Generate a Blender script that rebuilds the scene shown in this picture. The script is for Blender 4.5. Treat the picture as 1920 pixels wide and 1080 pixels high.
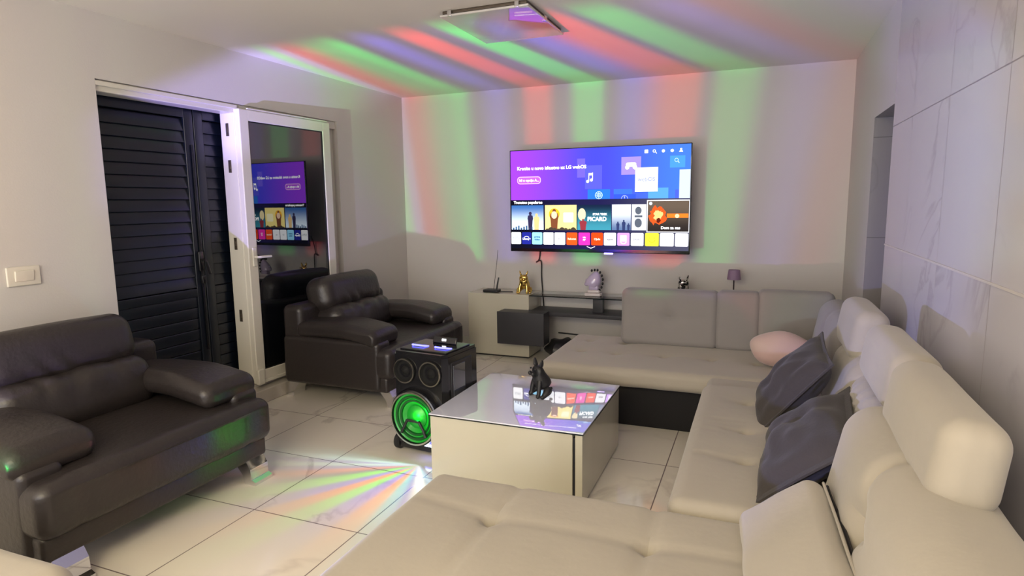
import bpy, bmesh, math, random
from mathutils import Vector, Matrix, Euler, noise
random.seed(7)
for o in list(bpy.data.objects): bpy.data.objects.remove(o)
SC = bpy.context.scene
COL = SC.collection
PI = math.pi

# ------------------------------------------------------------------ camera, light, exposure
CAMH = 1.484
PITCH, YAW, ROLL, FPX = 1.39347794e-01, 3.81860241e-01, -1.21706703e-02, 1156.05
def camera():
    cp, sp, cy, sy = math.cos(PITCH), math.sin(PITCH), math.cos(YAW), math.sin(YAW)
    f = Vector((-sy*cp, cy*cp, -sp)); rt = Vector((cy, sy, 0)); up = rt.cross(f)
    R = math.cos(ROLL)*rt + math.sin(ROLL)*up
    U = -math.sin(ROLL)*rt + math.cos(ROLL)*up
    m = Matrix((( R.x, U.x, -f.x, 0), (R.y, U.y, -f.y, 0), (R.z, U.z, -f.z, CAMH), (0, 0, 0, 1)))
    cd = bpy.data.cameras.new('camera'); cd.sensor_width = 36; cd.lens = FPX/1920*36
    cd.clip_start = 0.02
    c = bpy.data.objects.new('camera', cd); COL.objects.link(c); c.matrix_world = m
    SC.camera = c
camera()
SC.view_settings.view_transform = 'Standard'; SC.view_settings.look = 'None'
SC.view_settings.gamma = 1; SC.view_settings.use_curve_mapping = False
SC.view_settings.exposure = 0.31
W = bpy.data.worlds.new('world'); SC.world = W; W.use_nodes = True
W.node_tree.nodes['Background'].inputs[0].default_value = (0.72, 0.70, 0.74, 1)
W.node_tree.nodes['Background'].inputs[1].default_value = 0.55

def area(name, loc, rot, sx, sy, power, col):
    d = bpy.data.lights.new(name, 'AREA'); d.shape = 'RECTANGLE'; d.size = sx; d.size_y = sy
    d.energy = power; d.color = col
    o = bpy.data.objects.new(name, d); COL.objects.link(o); o.location = loc; o.rotation_euler = rot
    return o
# unseen area lights added behind the camera: warm one overhead, large low fill
area('rear_warm_fill', (-1.3, -1.0, 2.50), (math.radians(10), math.radians(6), 0), 2.4, 1.2, 88, (1.0, 0.86, 0.52))
area('rear_low_fill', (-1.4, -2.7, 1.35), (math.radians(93), 0, 0), 4.0, 2.3, 104, (1.0, 0.96, 0.98))

area('rear_up_fill', (-1.3, -1.9, 1.75), (math.radians(180-14), 0, 0), .7, .7, 38, (1.0, 0.90, 0.80))  # unseen uplight added to brighten the ceiling

def ramp_node(nt, stops, lo, hi):
    r = nt.nodes.new('ShaderNodeValToRGB'); cr = r.color_ramp; cr.interpolation = 'EASE'
    stops = sorted(stops)
    while len(cr.elements) < len(stops): cr.elements.new(0.5)
    for e, (p, c) in zip(cr.elements, stops):
        e.position = (p-lo)/(hi-lo); e.color = (c[0], c[1], c[2], 1)
    mr = nt.nodes.new('ShaderNodeMapRange'); mr.inputs[1].default_value = lo; mr.inputs[2].default_value = hi
    nt.links.new(mr.outputs[0], r.inputs[0])
    return mr.inputs[0], r.outputs[0]
def mth(nt, op, a, b=None, c=None, clamp=False):
    n = nt.nodes.new('ShaderNodeMath'); n.operation = op; n.use_clamp = clamp
    for i, v in enumerate((a, b, c)):
        if v is None: continue
        if isinstance(v, (int, float)): n.inputs[i].default_value = v
        else: nt.links.new(v, n.inputs[i])
    return n.outputs[0]

def party_projector():
    """coloured fan of a party light standing low behind the camera"""
    d = bpy.data.lights.new('party_beam_light', 'SPOT'); d.energy = 820; d.spot_size = math.radians(125); d.spot_blend = 0.25
    d.shadow_soft_size = 0.012; d.use_nodes = True
    o = bpy.data.objects.new('party_beam_light', d); COL.objects.link(o)
    o.location = (-2.47, -1.03, 0.30)
    v = Vector((0.12, 1, 0.22)); o.rotation_euler = v.to_track_quat('-Z', 'Y').to_euler()
    nt = d.node_tree; em = nt.nodes['Emission']
    g = nt.nodes.new('ShaderNodeNewGeometry'); s = nt.nodes.new('ShaderNodeSeparateXYZ'); nt.links.new(g.outputs['Incoming'], s.inputs[0])
    sl = mth(nt, 'DIVIDE', s.outputs[0], s.outputs[1]); t = mth(nt, 'DIVIDE', s.outputs[2], s.outputs[1])
    # pattern slowly widens towards the floor
    k = mth(nt, 'MULTIPLY_ADD', t, -0.55, 1.18)
    k = mth(nt, 'MAXIMUM', k, 1.0)
    u = mth(nt, 'ADD', mth(nt, 'MULTIPLY', mth(nt, 'SUBTRACT', sl, 0.139), k), 0.139)
    Rr, Gg, N = (.85, .01, .05), (.0, .78, .14), (.05, .01, .18)
    D = (.01, .0, .10)
    st = [(-.31, (.0, .0, .0)), (-.27, (.20, .16, .60)), (-.235, (.35, .30, .90)), (-.20, (.40, .36, .85)), (-.178, (.25, .75, .30)), (-.160, (.45, .32, .60)),
          (-.140, (.58, .03, .04)), (-.083, (.05, .4, .08)), (-.055, (.0, .66, .10)), (-.030, D), (0.005, (.06, .04, .62)), (.038, D), (.056, Rr), (.080, Rr), (.094, D), (.113, N), (.125, Gg), (.155, Gg), (.170, D),
          (.200, (.06, .04, .70)), (.255, (.75, .01, .03)), (.280, (.75, .01, .03)), (.298, D), (.318, (.0, .50, .08)), (.345, (.0, .50, .08)), (.375, D), (.415, (.10, .05, .35)), (.46, (.22, .03, .05)), (.52, (.07, .14, .10)), (.62, (.16, .18, .52)), (.86, (.19, .22, .62)), (1.02, (0, 0, 0))]
    i, c = ramp_node(nt, st, -.6, 1.4); nt.links.new(u, i)
    cut = nt.nodes.new('ShaderNodeMapRange'); cut.inputs[1].default_value = .47; cut.inputs[2].default_value = .515
    cut.inputs[3].default_value = 1; cut.inputs[4].default_value = 0; cut.interpolation_type = 'SMOOTHSTEP'
    nt.links.new(t, cut.inputs[0])
    low = nt.nodes.new('ShaderNodeMapRange'); low.inputs[1].default_value = -.02; low.inputs[2].default_value = .04
    nt.links.new(t, low.inputs[0])
    up = nt.nodes.new('ShaderNodeMapRange'); up.inputs[1].default_value = .325; up.inputs[2].default_value = .36; up.inputs[3].default_value = 1; up.inputs[4].default_value = 3.0
    nt.links.new(t, up.inputs[0])
    rt = nt.nodes.new('ShaderNodeMapRange'); rt.inputs[1].default_value = .42; rt.inputs[2].default_value = .62; rt.inputs[3].default_value = 1; rt.inputs[4].default_value = .35
    nt.links.new(sl, rt.inputs[0])
    nt.links.new(c, em.inputs[0]); nt.links.new(mth(nt, 'MULTIPLY', mth(nt, 'MAXIMUM', mth(nt, 'MULTIPLY', cut.outputs[0], mth(nt, 'MULTIPLY', up.outputs[0], rt.outputs[0])), cut.outputs[0]), low.outputs[0]), em.inputs[1])
party_projector()

FSIGN = -1
def floor_fan():
    """light strip at the foot of the party speaker: fan of coloured rays over the floor"""
    d = bpy.data.lights.new('speaker_beam_light', 'SPOT'); d.energy = 80; d.spot_size = math.radians(176); d.spot_blend = 0.1
    d.shadow_soft_size = 0.01; d.use_nodes = True
    o = bpy.data.objects.new('speaker_beam_light', d); COL.objects.link(o)
    o.location = (-1.75, 2.90, 0.085)
    v = Vector((-0.55, -0.8, -0.25)); o.rotation_euler = v.to_track_quat('-Z', 'Y').to_euler()
    nt = d.node_tree; em = nt.nodes['Emission']
    g = nt.nodes.new('ShaderNodeNewGeometry'); s = nt.nodes.new('ShaderNodeSeparateXYZ'); nt.links.new(g.outputs['Incoming'], s.inputs[0])
    # Incoming points from the lit point back to the lamp: angle from -x towards -y
    a = mth(nt, 'MULTIPLY', mth(nt, 'ARCTAN2', mth(nt, 'MULTIPLY', s.outputs[1], -1.0), mth(nt, 'MULTIPLY', s.outputs[0], -1.0)), 180/PI)
    K = (.02, .02, .04)
    st = [(-6, (0, 0, 0)), (2, (.10, .25, .3)), (9, (.5, .9, 1)), (14, (.25, .3, .9)), (18, (.6, .95, 1)), (23, (.2, .2, .7)), (29, (.8, .12, .14)), (35, (.05, .05, .2)), (41, (.05, .8, .05)), (46, (.12, .95, .05)),
          (51, (.08, .06, .8)), (55, (.14, .09, .95)), (59, (1, .16, .02)), (63, (1, .18, .02)), (68, (.06, .9, .05)), (73, (.10, 1, .06)), (78, (.12, .06, .95)), (84, (.25, .12, .95)), (90, (1, .22, .10)),
          (95, (1, .4, .2)), (100, (.1, .7, .9)), (105, (.1, .6, 1)), (110, (.15, .15, .9)), (116, (.8, .8, 1)), (124, (.9, .9, 1)), (132, (.2, .5, .9)), (145, (.1, .1, .3)), (160, (0, 0, 0))]
    i, c = ramp_node(nt, st, -10, 170); nt.links.new(a, i)
    nt.links.new(c, em.inputs[0])
    lf = nt.nodes.new('ShaderNodeLightFalloff'); lf.inputs[0].default_value = 1.0; lf.inputs[1].default_value = .15
    el = nt.nodes.new('ShaderNodeMapRange'); el.inputs[1].default_value = .06; el.inputs[2].default_value = .15; el.inputs[3].default_value = .05; el.inputs[4].default_value = 1
    nt.links.new(mth(nt, 'MULTIPLY', s.outputs[2], FSIGN), el.inputs[0])
    nt.links.new(mth(nt, 'MULTIPLY', lf.outputs['Linear'], el.outputs[0]), em.inputs[1])
floor_fan()

# ------------------------------------------------------------------ materials
def hexc(r, g, b):
    f = lambda v: (v/255/12.92) if v/255 <= .04045 else ((v/255+.055)/1.055)**2.4
    return (f(r), f(g), f(b), 1)
def mat(name, col, rough=.5, metal=0, spec=.5, coat=0, sheen=0, bump=0, bscale=60, var=0, vscale=4, ior=None, emit=None, estr=0, trans=0, alpha=1):
    m = bpy.data.materials.new(name); m.use_nodes = True; nt = m.node_tree; b = nt.nodes['Principled BSDF']
    if len(col) == 3: col = (*col, 1)
    b.inputs['Base Color'].default_value = col; b.inputs['Roughness'].default_value = rough
    b.inputs['Metallic'].default_value = metal; b.inputs['Specular IOR Level'].default_value = spec
    b.inputs['Coat Weight'].default_value = coat; b.inputs['Sheen Weight'].default_value = sheen
    b.inputs['Coat Roughness'].default_value = .03
    if ior: b.inputs['IOR'].default_value = ior
    if trans: b.inputs['Transmission Weight'].default_value = trans
    if emit: b.inputs['Emission Color'].default_value = (*emit[:3], 1); b.inputs['Emission Strength'].default_value = estr
    tc = nt.nodes.new('ShaderNodeTexCoord')
    if var:
        n = nt.nodes.new('ShaderNodeTexNoise'); n.inputs['Scale'].default_value = vscale; n.inputs['Detail'].default_value = 4
        nt.links.new(tc.outputs['Object'], n.inputs[0])
        mx = nt.nodes.new('ShaderNodeMixRGB'); mx.blend_type = 'MIX'
        mx.inputs[1].default_value = tuple(c*(1-var) for c in col[:3])+(1,); mx.inputs[2].default_value = tuple(min(1, c*(1+var)) for c in col[:3])+(1,)
        nt.links.new(n.outputs[0], mx.inputs[0]); nt.links.new(mx.outputs[0], b.inputs['Base Color'])
    if bump:
        n = nt.nodes.new('ShaderNodeTexNoise'); n.inputs['Scale'].default_value = bscale; n.inputs['Detail'].default_value = 3
        nt.links.new(tc.outputs['Object'], n.inputs[0])
        bp = nt.nodes.new('ShaderNodeBump'); bp.inputs['Strength'].default_value = bump; bp.inputs['Distance'].default_value = .01
        nt.links.new(n.outputs[0], bp.inputs['Height']); nt.links.new(bp.outputs[0], b.inputs['Normal'])
    return m

def tile_mat(name, base, vein, grout, ax, offs, pitch, gw, rough, veinamt=.5, spec=.5, scale=1.3, seed=0):
    """marble tiles: ax = the two world axes of the joints, offs/pitch their grid"""
    m = bpy.data.materials.new(name); m.use_nodes = True; nt = m.node_tree; b = nt.nodes['Principled BSDF']
    g = nt.nodes.new('ShaderNodeNewGeometry'); s = nt.nodes.new('ShaderNodeSeparateXYZ'); nt.links.new(g.outputs['Position'], s.inputs[0])
    lines = []; ids = []
    for a, o, p in zip(ax, offs, pitch):
        q = mth(nt, 'DIVIDE', mth(nt, 'SUBTRACT', s.outputs[a], o), p)
        fr = mth(nt, 'FRACT', mth(nt, 'ADD', q, 100.0))
        d = mth(nt, 'MULTIPLY', mth(nt, 'MINIMUM', fr, mth(nt, 'SUBTRACT', 1.0, fr)), p)
        lines.append(mth(nt, 'LESS_THAN', d, gw)); ids.append(mth(nt, 'FLOOR', q))
    ln = mth(nt, 'MAXIMUM', lines[0], lines[1])
    tid = mth(nt, 'ADD', mth(nt, 'MULTIPLY', ids[0], 3.17), mth(nt, 'MULTIPLY', ids[1], 7.31))
    cb = nt.nodes.new('ShaderNodeCombineXYZ'); nt.links.new(tid, cb.inputs[0]); nt.links.new(mth(nt, 'MULTIPLY', tid, 1.7), cb.inputs[1])
    va = nt.nodes.new('ShaderNodeVectorMath'); va.operation = 'ADD'; nt.links.new(g.outputs['Position'], va.inputs[0]); nt.links.new(cb.outputs[0], va.inputs[1])
    mp = nt.nodes.new('ShaderNodeMapping'); mp.inputs['Rotation'].default_value = (.5, .6, .5+seed); mp.inputs['Scale'].default_value = (1, 1, 1)
    nt.links.new(va.outputs[0], mp.inputs[0])
    n1 = nt.nodes.new('ShaderNodeTexNoise'); n1.inputs['Scale'].default_value = scale; n1.inputs['Detail'].default_value = 6; n1.inputs['Distortion'].default_value = 1.0
    nt.links.new(mp.outputs[0], n1.inputs[0])
    # thin veins where the noise crosses .5
    v = mth(nt, 'ABSOLUTE', mth(nt, 'SUBTRACT', n1.outputs[0], .5))
    r = nt.nodes.new('ShaderNodeMapRange'); r.inputs[1].default_value = 0; r.inputs[2].default_value = .022; r.inputs[3].default_value = 1; r.inputs[4].default_value = 0
    nt.links.new(v, r.inputs[0])
    n2 = nt.nodes.new('ShaderNodeTexNoise'); n2.inputs['Scale'].default_value = scale*1.4; n2.inputs['Detail'].default_value = 2; nt.links.new(mp.outputs[0], n2.inputs[0])
    mk = nt.nodes.new('ShaderNodeMapRange'); mk.inputs[1].default_value = .48; mk.inputs[2].default_value = .62; nt.links.new(n2.outputs[0], mk.inputs[0])
    vf = mth(nt, 'MULTIPLY', mth(nt, 'MULTIPLY', r.outputs[0], mk.outputs[0]), veinamt)
    cl = mth(nt, 'MULTIPLY', n2.outputs[0], .25)
    m1 = nt.nodes.new('ShaderNodeMixRGB'); m1.inputs[1].default_value = base; m1.inputs[2].default_value = tuple(.6*a+.4*c for a, c in zip(base, vein))
    nt.links.new(cl, m1.inputs[0])
    m2 = nt.nodes.new('ShaderNodeMixRGB'); m2.inputs[2].default_value = vein; nt.links.new(m1.outputs[0], m2.inputs[1]); nt.links.new(vf, m2.inputs[0])
    m3 = nt.nodes.new('ShaderNodeMixRGB'); m3.inputs[2].default_value = grout; nt.links.new(m2.outputs[0], m3.inputs[1]); nt.links.new(ln, m3.inputs[0])
    nt.links.new(m3.outputs[0], b.inputs['Base Color'])
    nt.links.new(mth(nt, 'MULTIPLY_ADD', ln, .5, rough), b.inputs['Roughness'])
    b.inputs['Specular IOR Level'].default_value = spec
    return m

def emis(name, c1, c2=None, axis='X', s=1.0, lo=0, hi=1, c3=None):
    """screen picture element: flat colour or a two/three colour wash along the object's own axis"""
    m = bpy.data.materials.new(name); m.use_nodes = True; nt = m.node_tree
    for n in list(nt.nodes):
        if n.type == 'BSDF_PRINCIPLED': nt.nodes.remove(n)
    e = nt.nodes.new('ShaderNodeEmission'); e.inputs[1].default_value = s
    nt.links.new(e.outputs[0], nt.nodes['Material Output'].inputs[0])
    if c2 is None: e.inputs[0].default_value = c1
    else:
        tc = nt.nodes.new('ShaderNodeTexCoord'); sp = nt.nodes.new('ShaderNodeSeparateXYZ'); nt.links.new(tc.outputs['Object'], sp.inputs[0])
        st = [(lo, c1), (hi, c2)] if c3 is None else [(lo, c1), ((lo+hi)/2, c2), (hi, c3)]
        i, c = ramp_node(nt, st, lo, hi); nt.links.new(sp.outputs['XYZ'.index(axis)], i); nt.links.new(c, e.inputs[0])
    return m

M = {}
M['wall'] = mat('painted_plaster', (.60, .57, .54), .62, var=.02, vscale=2, bump=.05, bscale=120)
M['ceiling'] = mat('ceiling_paint', (.80, .76, .71), .6, var=.015, vscale=1)
M['floor'] = tile_mat('polished_floor_tiles', (.82, .77, .67, 1), (.38, .33, .29, 1), (.18, .14, .13, 1), (0, 1), (-1.645, 2.17), (.605, .605), .0028, .10, .45, seed=1, scale=1.0)
M['marble'] = tile_mat('marble_wall_tiles', (.56, .54, .57, 1), (.28, .26, .28, 1), (.28, .26, .26, 1), (1, 2), (2.265, 1.220), (.628, .646), .0026, .20, .38, scale=1.2, spec=.9)
M['marble_shaded'] = tile_mat('passage_tiles_shaded', (.26, .24, .24, 1), (.18, .17, .17, 1), (.15, .14, .14, 1), (1, 2), (2.265, 1.220), (.628, .646), .0026, .3, .38, scale=1.2)  # darker copy of the wall tiles, doorway shade put into the colour
M['fabric'] = mat('beige_velour', (.39, .35, .285), .85, spec=.2, sheen=.25, bump=.12, bscale=26, var=.07, vscale=3)
M['fabric2'] = mat('grey_beige_velour', (.27, .25, .235), .9, spec=.15, sheen=.2, bump=.12, bscale=26, var=.06, vscale=3)
M['base'] = mat('charcoal_fabric', (.022, .021, .022), .85, spec=.2, bump=.1, bscale=200)
M['leather'] = mat('dark_brown_leather', (.026, .021, .020), .38, spec=.5, bump=.22, bscale=45, var=.12, vscale=4)
M['chrome'] = mat('polished_chrome', (.78, .78, .80), .08, metal=1)
M['chrome_dark'] = mat('smoked_chrome', (.22, .22, .24), .12, metal=1)
M['white_gloss'] = mat('cream_white_lacquer', (.56, .53, .42), .18, spec=.5, coat=.3)
M['white_pvc'] = mat('white_pvc', (.66, .63, .55), .3)
M['black_lac'] = mat('charcoal_lacquer', (.035, .034, .037), .42, spec=.4)
M['black_gl'] = mat('black_gloss_plastic', (.010, .010, .012), .14, spec=.6)
M['black_pl'] = mat('black_plastic', (.016, .016, .018), .4)
M['black_mat'] = mat('matte_black_resin', (.010, .010, .011), .5)
M['tabletop'] = mat('mirrored_grey_glass', (.78, .81, .95), .012, spec=.9, ior=2.3, coat=1)
M['glass_edge'] = mat('dark_glass_edge', (.01, .015, .015), .1)
M['smoked'] = mat('dark_window_glass', (.004, .005, .007), .01, spec=.8, ior=1.9, coat=.5)
M['clear'] = mat('clear_shelf_glass', (.75, .82, .80), .02, trans=1, ior=1.45)
M['shutter'] = mat('black_painted_shutter', (.003, .006, .013), .30, spec=.6)
M['gold'] = mat('polished_gold', (.72, .50, .14), .12, metal=1)
M['silver'] = mat('polished_silver', (.70, .68, .62), .12, metal=1)
M['pillow_dark'] = mat('charcoal_cushion_cloth', (.042, .035, .031), .9, sheen=.1, bump=.15, bscale=70, var=.1, vscale=5)
M['pink'] = mat('pale_pink_plush', (.56, .38, .34), .9, sheen=.3, bump=.1, bscale=50)
M['lilac'] = mat('lilac_paint', (.26, .17, .27), .6)
M['statue'] = mat('pale_glass_resin', (.52, .44, .62), .15, coat=.6, spec=.6)
M['rubber'] = mat('black_rubber', (.008, .008, .009), .5)
M['panel_glass'] = mat('frosted_lamp_glass', (.52, .50, .48), .04, coat=1, spec=.7)
M['lampmetal'] = mat('brushed_dark_trim', (.10, .08, .06), .4, metal=.6)
M['plate'] = mat('white_switch_plastic', (.68, .64, .55), .3)
M['green'] = mat('green_lit_cone', (.015, .30, .03), .3, emit=(.0, 1.0, .06), estr=.06)
M['green_dim'] = mat('green_lit_recess', (.005, .05, .01), .4, emit=(.0, .55, .05), estr=.03)
M['led_blue'] = mat('blue_led_strip', (.1, .1, .3), .3, emit=(.12, .12, 1), estr=4)
M['led_white'] = mat('white_led_strip', (.5, .6, .8), .3, emit=(.7, .85, 1), estr=7)
M['ringm'] = mat('pale_metal_ring', (.55, .52, .45), .25, metal=1)
M['mesh_dark'] = mat('dark_speaker_mesh', (.010, .010, .010), .7, spec=.15)
M['zip'] = mat('black_zip', (.008, .007, .006), .6)

# ------------------------------------------------------------------ geometry helpers
def joing(*gs):
    V, F = [], []
    for v, f in gs:
        n = len(V); V += [Vector(p) for p in v]; F += [tuple(i+n for i in q) for q in f]
    return V, F
def xf(g, m):
    return [m @ Vector(p) for p in g[0]], g[1]
def box(x0, x1, y0, y1, z0, z1):
    v = [(x, y, z) for x in (x0, x1) for y in (y0, y1) for z in (z0, z1)]
    f = [(0, 1, 3, 2), (4, 6, 7, 5), (0, 4, 5, 1), (2, 3, 7, 6), (0, 2, 6, 4), (1, 5, 7, 3)]
    return v, f
def axis_samples(lo, hi, r, seg, k):
    s = []
    for i in range(k): s.append(lo + r*(1-math.cos(PI/2*i/k)) if False else lo + r*i/k)
    a, b = lo+r, hi-r
    n = max(1, int(round((b-a)/seg)))
    for i in range(n+1): s.append(a+(b-a)*i/n)
    for i in range(1, k+1): s.append(b+r*i/k)
    return s
def rbox(x0, x1, y0, y1, z0, z1, r=.02, seg=.2, k=3, disp=None):
    """rounded box, optionally displaced along its normal by disp(point, normal)"""
    lo = Vector((x0, y0, z0)); hi = Vector((x1, y1, z1))
    r = min(r, (x1-x0)/2-1e-4, (y1-y0)/2-1e-4, (z1-z0)/2-1e-4)
    A = [axis_samples(lo[i], hi[i], r, seg, k) for i in range(3)]
    key = {}; V = []; F = []
    def vid(p):
        kx = (round(p[0], 5), round(p[1], 5), round(p[2], 5))
        if kx in key: return key[kx]
        q = Vector(p); inn = Vector([min(max(q[i], lo[i]+r), hi[i]-r) for i in range(3)])
        d = q-inn
        if d.length > 1e-9:
            # even out the spacing over the round
            m = max(abs(c) for c in d); d2 = Vector([math.tan(c/r*PI/4) for c in d]) if r > 0 else d
            d2.normalize(); n = d2; w = inn+n*r
        else: n = Vector((0, 0, 1)); w = q
        if disp is not None:
            w = w + n*disp(w, n)
        key[kx] = len(V); V.append(w); return key[kx]
    for ax in range(3):
        b, c = (ax+1) % 3, (ax+2) % 3
        for side in (0, 1):
            val = hi[ax] if side else lo[ax]
            for i in range(len(A[b])-1):
                for j in range(len(A[c])-1):
                    q = []
                    for (u, w) in ((i, j), (i+1, j), (i+1, j+1), (i, j+1)):
                        p = [0, 0, 0]; p[ax] = val; p[b] = A[b][u]; p[c] = A[c][w]; q.append(vid(p))
                    if not side: q.reverse()
                    if len(set(q)) > 2: F.append(tuple(q))
    return V, F
def frame_of(d):
    d = d.normalized(); a = Vector((0, 0, 1)) if abs(d.z) < .9 else Vector((1, 0, 0))
    u = d.cross(a).normalized(); return u, d.cross(u).normalized()
def tube(pts, r, n=8, r2=None, caps=True):
    pts = [Vector(p) for p in pts]; V = []; F = []; N = len(pts)
    u = None
    for i, p in enumerate(pts):
        d = (pts[min(i+1, N-1)]-pts[max(i-1, 0)])
        if u is None: u, w = frame_of(d)
        else:
            u = (u-d.normalized()*u.dot(d.normalized())).normalized(); w = d.normalized().cross(u)
        rr = r if r2 is None else r+(r2-r)*i/(N-1)
        for k in range(n):
            a = 2*PI*k/n; V.append(p+(u*math.cos(a)+w*math.sin(a))*rr)
    for i in range(N-1):
        for k in range(n):
            a, b = i*n+k, i*n+(k+1) % n; F.append((a, b, b+n, a+n))
    if caps: F.append(tuple(range(n-1, -1, -1))); F.append(tuple((N-1)*n+k for k in range(n)))
    return V, F
def lathe(prof, n=32, m=None, caps=True):
    """prof = [(radius, height)...] about the z axis"""
    V = []; F = []
    for r, z in prof:
        for k in range(n):
            a = 2*PI*k/n; V.append(Vector((r*math.cos(a), r*math.sin(a), z)))
    for i in range(len(prof)-1):
        for k in range(n):
            a, b = i*n+k, i*n+(k+1) % n; F.append((a, b, b+n, a+n))
    if caps and prof[0][0] > 1e-6: F.append(tuple(range(n-1, -1, -1)))
    if caps and prof[-1][0] > 1e-6: F.append(tuple((len(prof)-1)*n+k for k in range(n)))
    if m is not None: V = [m @ p for p in V]
    return V, F
def ellips(c, r, n=20, k=12, fn=None):
    V = []; F = []
    for i in range(k+1):
        t = PI*i/k
        for j in range(n):
            a = 2*PI*j/n; d = Vector((math.sin(t)*math.cos(a), math.sin(t)*math.sin(a), math.cos(t)))
            p = Vector((d.x*r[0], d.y*r[1], d.z*r[2]))
            if fn: p = fn(p, d)
            V.append(p+Vector(c))
    for i in range(k):
        for j in range(n):
            a, b = i*n+j, i*n+(j+1) % n; F.append((a, a+n, b+n, b))
    return V, F
def prism(poly, axis, a0, a1):
    """polygon in the two remaining axes, pulled out along axis"""
    n = len(poly); V = []
    for a in (a0, a1):
        for p in poly:
            q = list(p); q.insert(axis, a); V.append(Vector(q))
    F = [tuple(range(n-1, -1, -1)), tuple(range(n, 2*n))]
    for i in range(n): F.append((i, (i+1) % n, (i+1) % n+n, i+n))
    return V, F
def pillow(w, h, t, n=22, pinch=.05, flange=0, crease=None):
    """cushion in its own xy plane, thickness along z"""
    V = []; F = []
    for s in (1, -1):
        for i in range(n+1):
            for j in range(n+1):
                u = -1+2*i/n; v = -1+2*j/n
                e = 1+flange
                uu, vv = min(1, abs(u)*e), min(1, abs(v)*e)
                th = (max(0, (1-uu**2.6))*max(0, (1-vv**2.6)))**.55
                x = u*w/2*(1-pinch*(1-v*v)); y = v*h/2*(1-pinch*(1-u*u))
                z = s*(t/2*th+.004)
                if crease: z += crease(x, y, s)*th
                V.append(Vector((x, y, z)))
    N = (n+1)*(n+1)
    for i in range(n):
        for j in range(n):
            a = i*(n+1)+j; F.append((a, a+n+1, a+n+2, a+1)); F.append((N+a, N+a+1, N+a+n+2, N+a+n+1))
    for i in range(n):
        for (a, b) in ((i*(n+1), (i+1)*(n+1)), (i*(n+1)+n, (i+1)*(n+1)+n), (i, i+1), (n*(n+1)+i, n*(n+1)+i+1)):
            F.append((a, b, b+N, a+N))
    return V, F

OFF = {}
def obj(name, g, m, parent=None, smooth=True, ang=38, **props):
    me = bpy.data.meshes.new(name)
    off = Vector(OFF.get(parent.name, (0, 0, 0))) if parent else Vector((0, 0, 0))
    me.from_pydata([Vector(p)-off for p in g[0]], [], g[1])
    bm = bmesh.new(); bm.from_mesh(me); bmesh.ops.recalc_face_normals(bm, faces=bm.faces); bm.to_mesh(me); bm.free()
    me.materials.append(m)
    if smooth:
        me.polygons.foreach_set('use_smooth', [True]*len(me.polygons))
        me.set_sharp_from_angle(angle=math.radians(ang))
    o = bpy.data.objects.new(name, me); COL.objects.link(o)
    if parent: o.parent = parent; OFF[o.name] = off
    for k, v in props.items(): o[k] = v
    return o
def thing(name, label, cat, loc=(0, 0, 0), group=None, local=False):
    o = bpy.data.objects.new(name, None); COL.objects.link(o); o.location = loc
    o.empty_display_size = .1
    OFF[o.name] = (0, 0, 0) if local else tuple(loc)
    o['label'] = label; o['category'] = cat
    if group: o['group'] = group
    return o
def struct(name, g, m, parent=None, smooth=False, ang=38):
    return obj(name, g, m, parent, smooth=smooth, ang=ang, kind='structure')
def text_geo(s, size, m, bold=0.0, align='LEFT', thick=0):
    cu = bpy.data.curves.new('t', 'FONT'); cu.body = s; cu.size = size; cu.align_x = align; cu.offset = bold; cu.extrude = thick; cu.resolution_u = 3
    to = bpy.data.objects.new('t', cu); COL.objects.link(to)
    bpy.context.view_layer.update()
    me = bpy.data.meshes.new_from_object(to.evaluated_get(bpy.context.evaluated_depsgraph_get()))
    V = [m @ v.co for v in me.vertices]; F = [tuple(p.vertices) for p in me.polygons]
    bpy.data.objects.remove(to); bpy.data.curves.remove(cu); bpy.data.meshes.remove(me)
    return V, F
def skin_geo(pts, edges, sub=2, root=0):
    """pts = [(x,y,z,rx,ry)] grown with a Skin modifier"""
    me = bpy.data.meshes.new('s'); me.from_pydata([p[:3] for p in pts], edges, [])
    o = bpy.data.objects.new('s', me); COL.objects.link(o)
    o.modifiers.new('k', 'SKIN'); 
    for i, p in enumerate(pts):
        sv = me.skin_vertices[0].data[i]; sv.radius = (p[3], p[4] if len(p) > 4 else p[3]); sv.use_root = (i == root)
    sb = o.modifiers.new('s', 'SUBSURF'); sb.levels = sub; sb.render_levels = sub
    bpy.context.view_layer.update()
    ev = bpy.data.meshes.new_from_object(o.evaluated_get(bpy.context.evaluated_depsgraph_get()))
    V = [v.co.copy() for v in ev.vertices]; F = [tuple(p.vertices) for p in ev.polygons]
    bpy.data.objects.remove(o); bpy.data.meshes.remove(me); bpy.data.meshes.remove(ev)
    return V, F
def TR(loc, rx=0, ry=0, rz=0, s=1):
    return Matrix.Translation(loc) @ Euler((math.radians(rx), math.radians(ry), math.radians(rz))).to_matrix().to_4x4() @ Matrix.Scale(s, 4)

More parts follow.
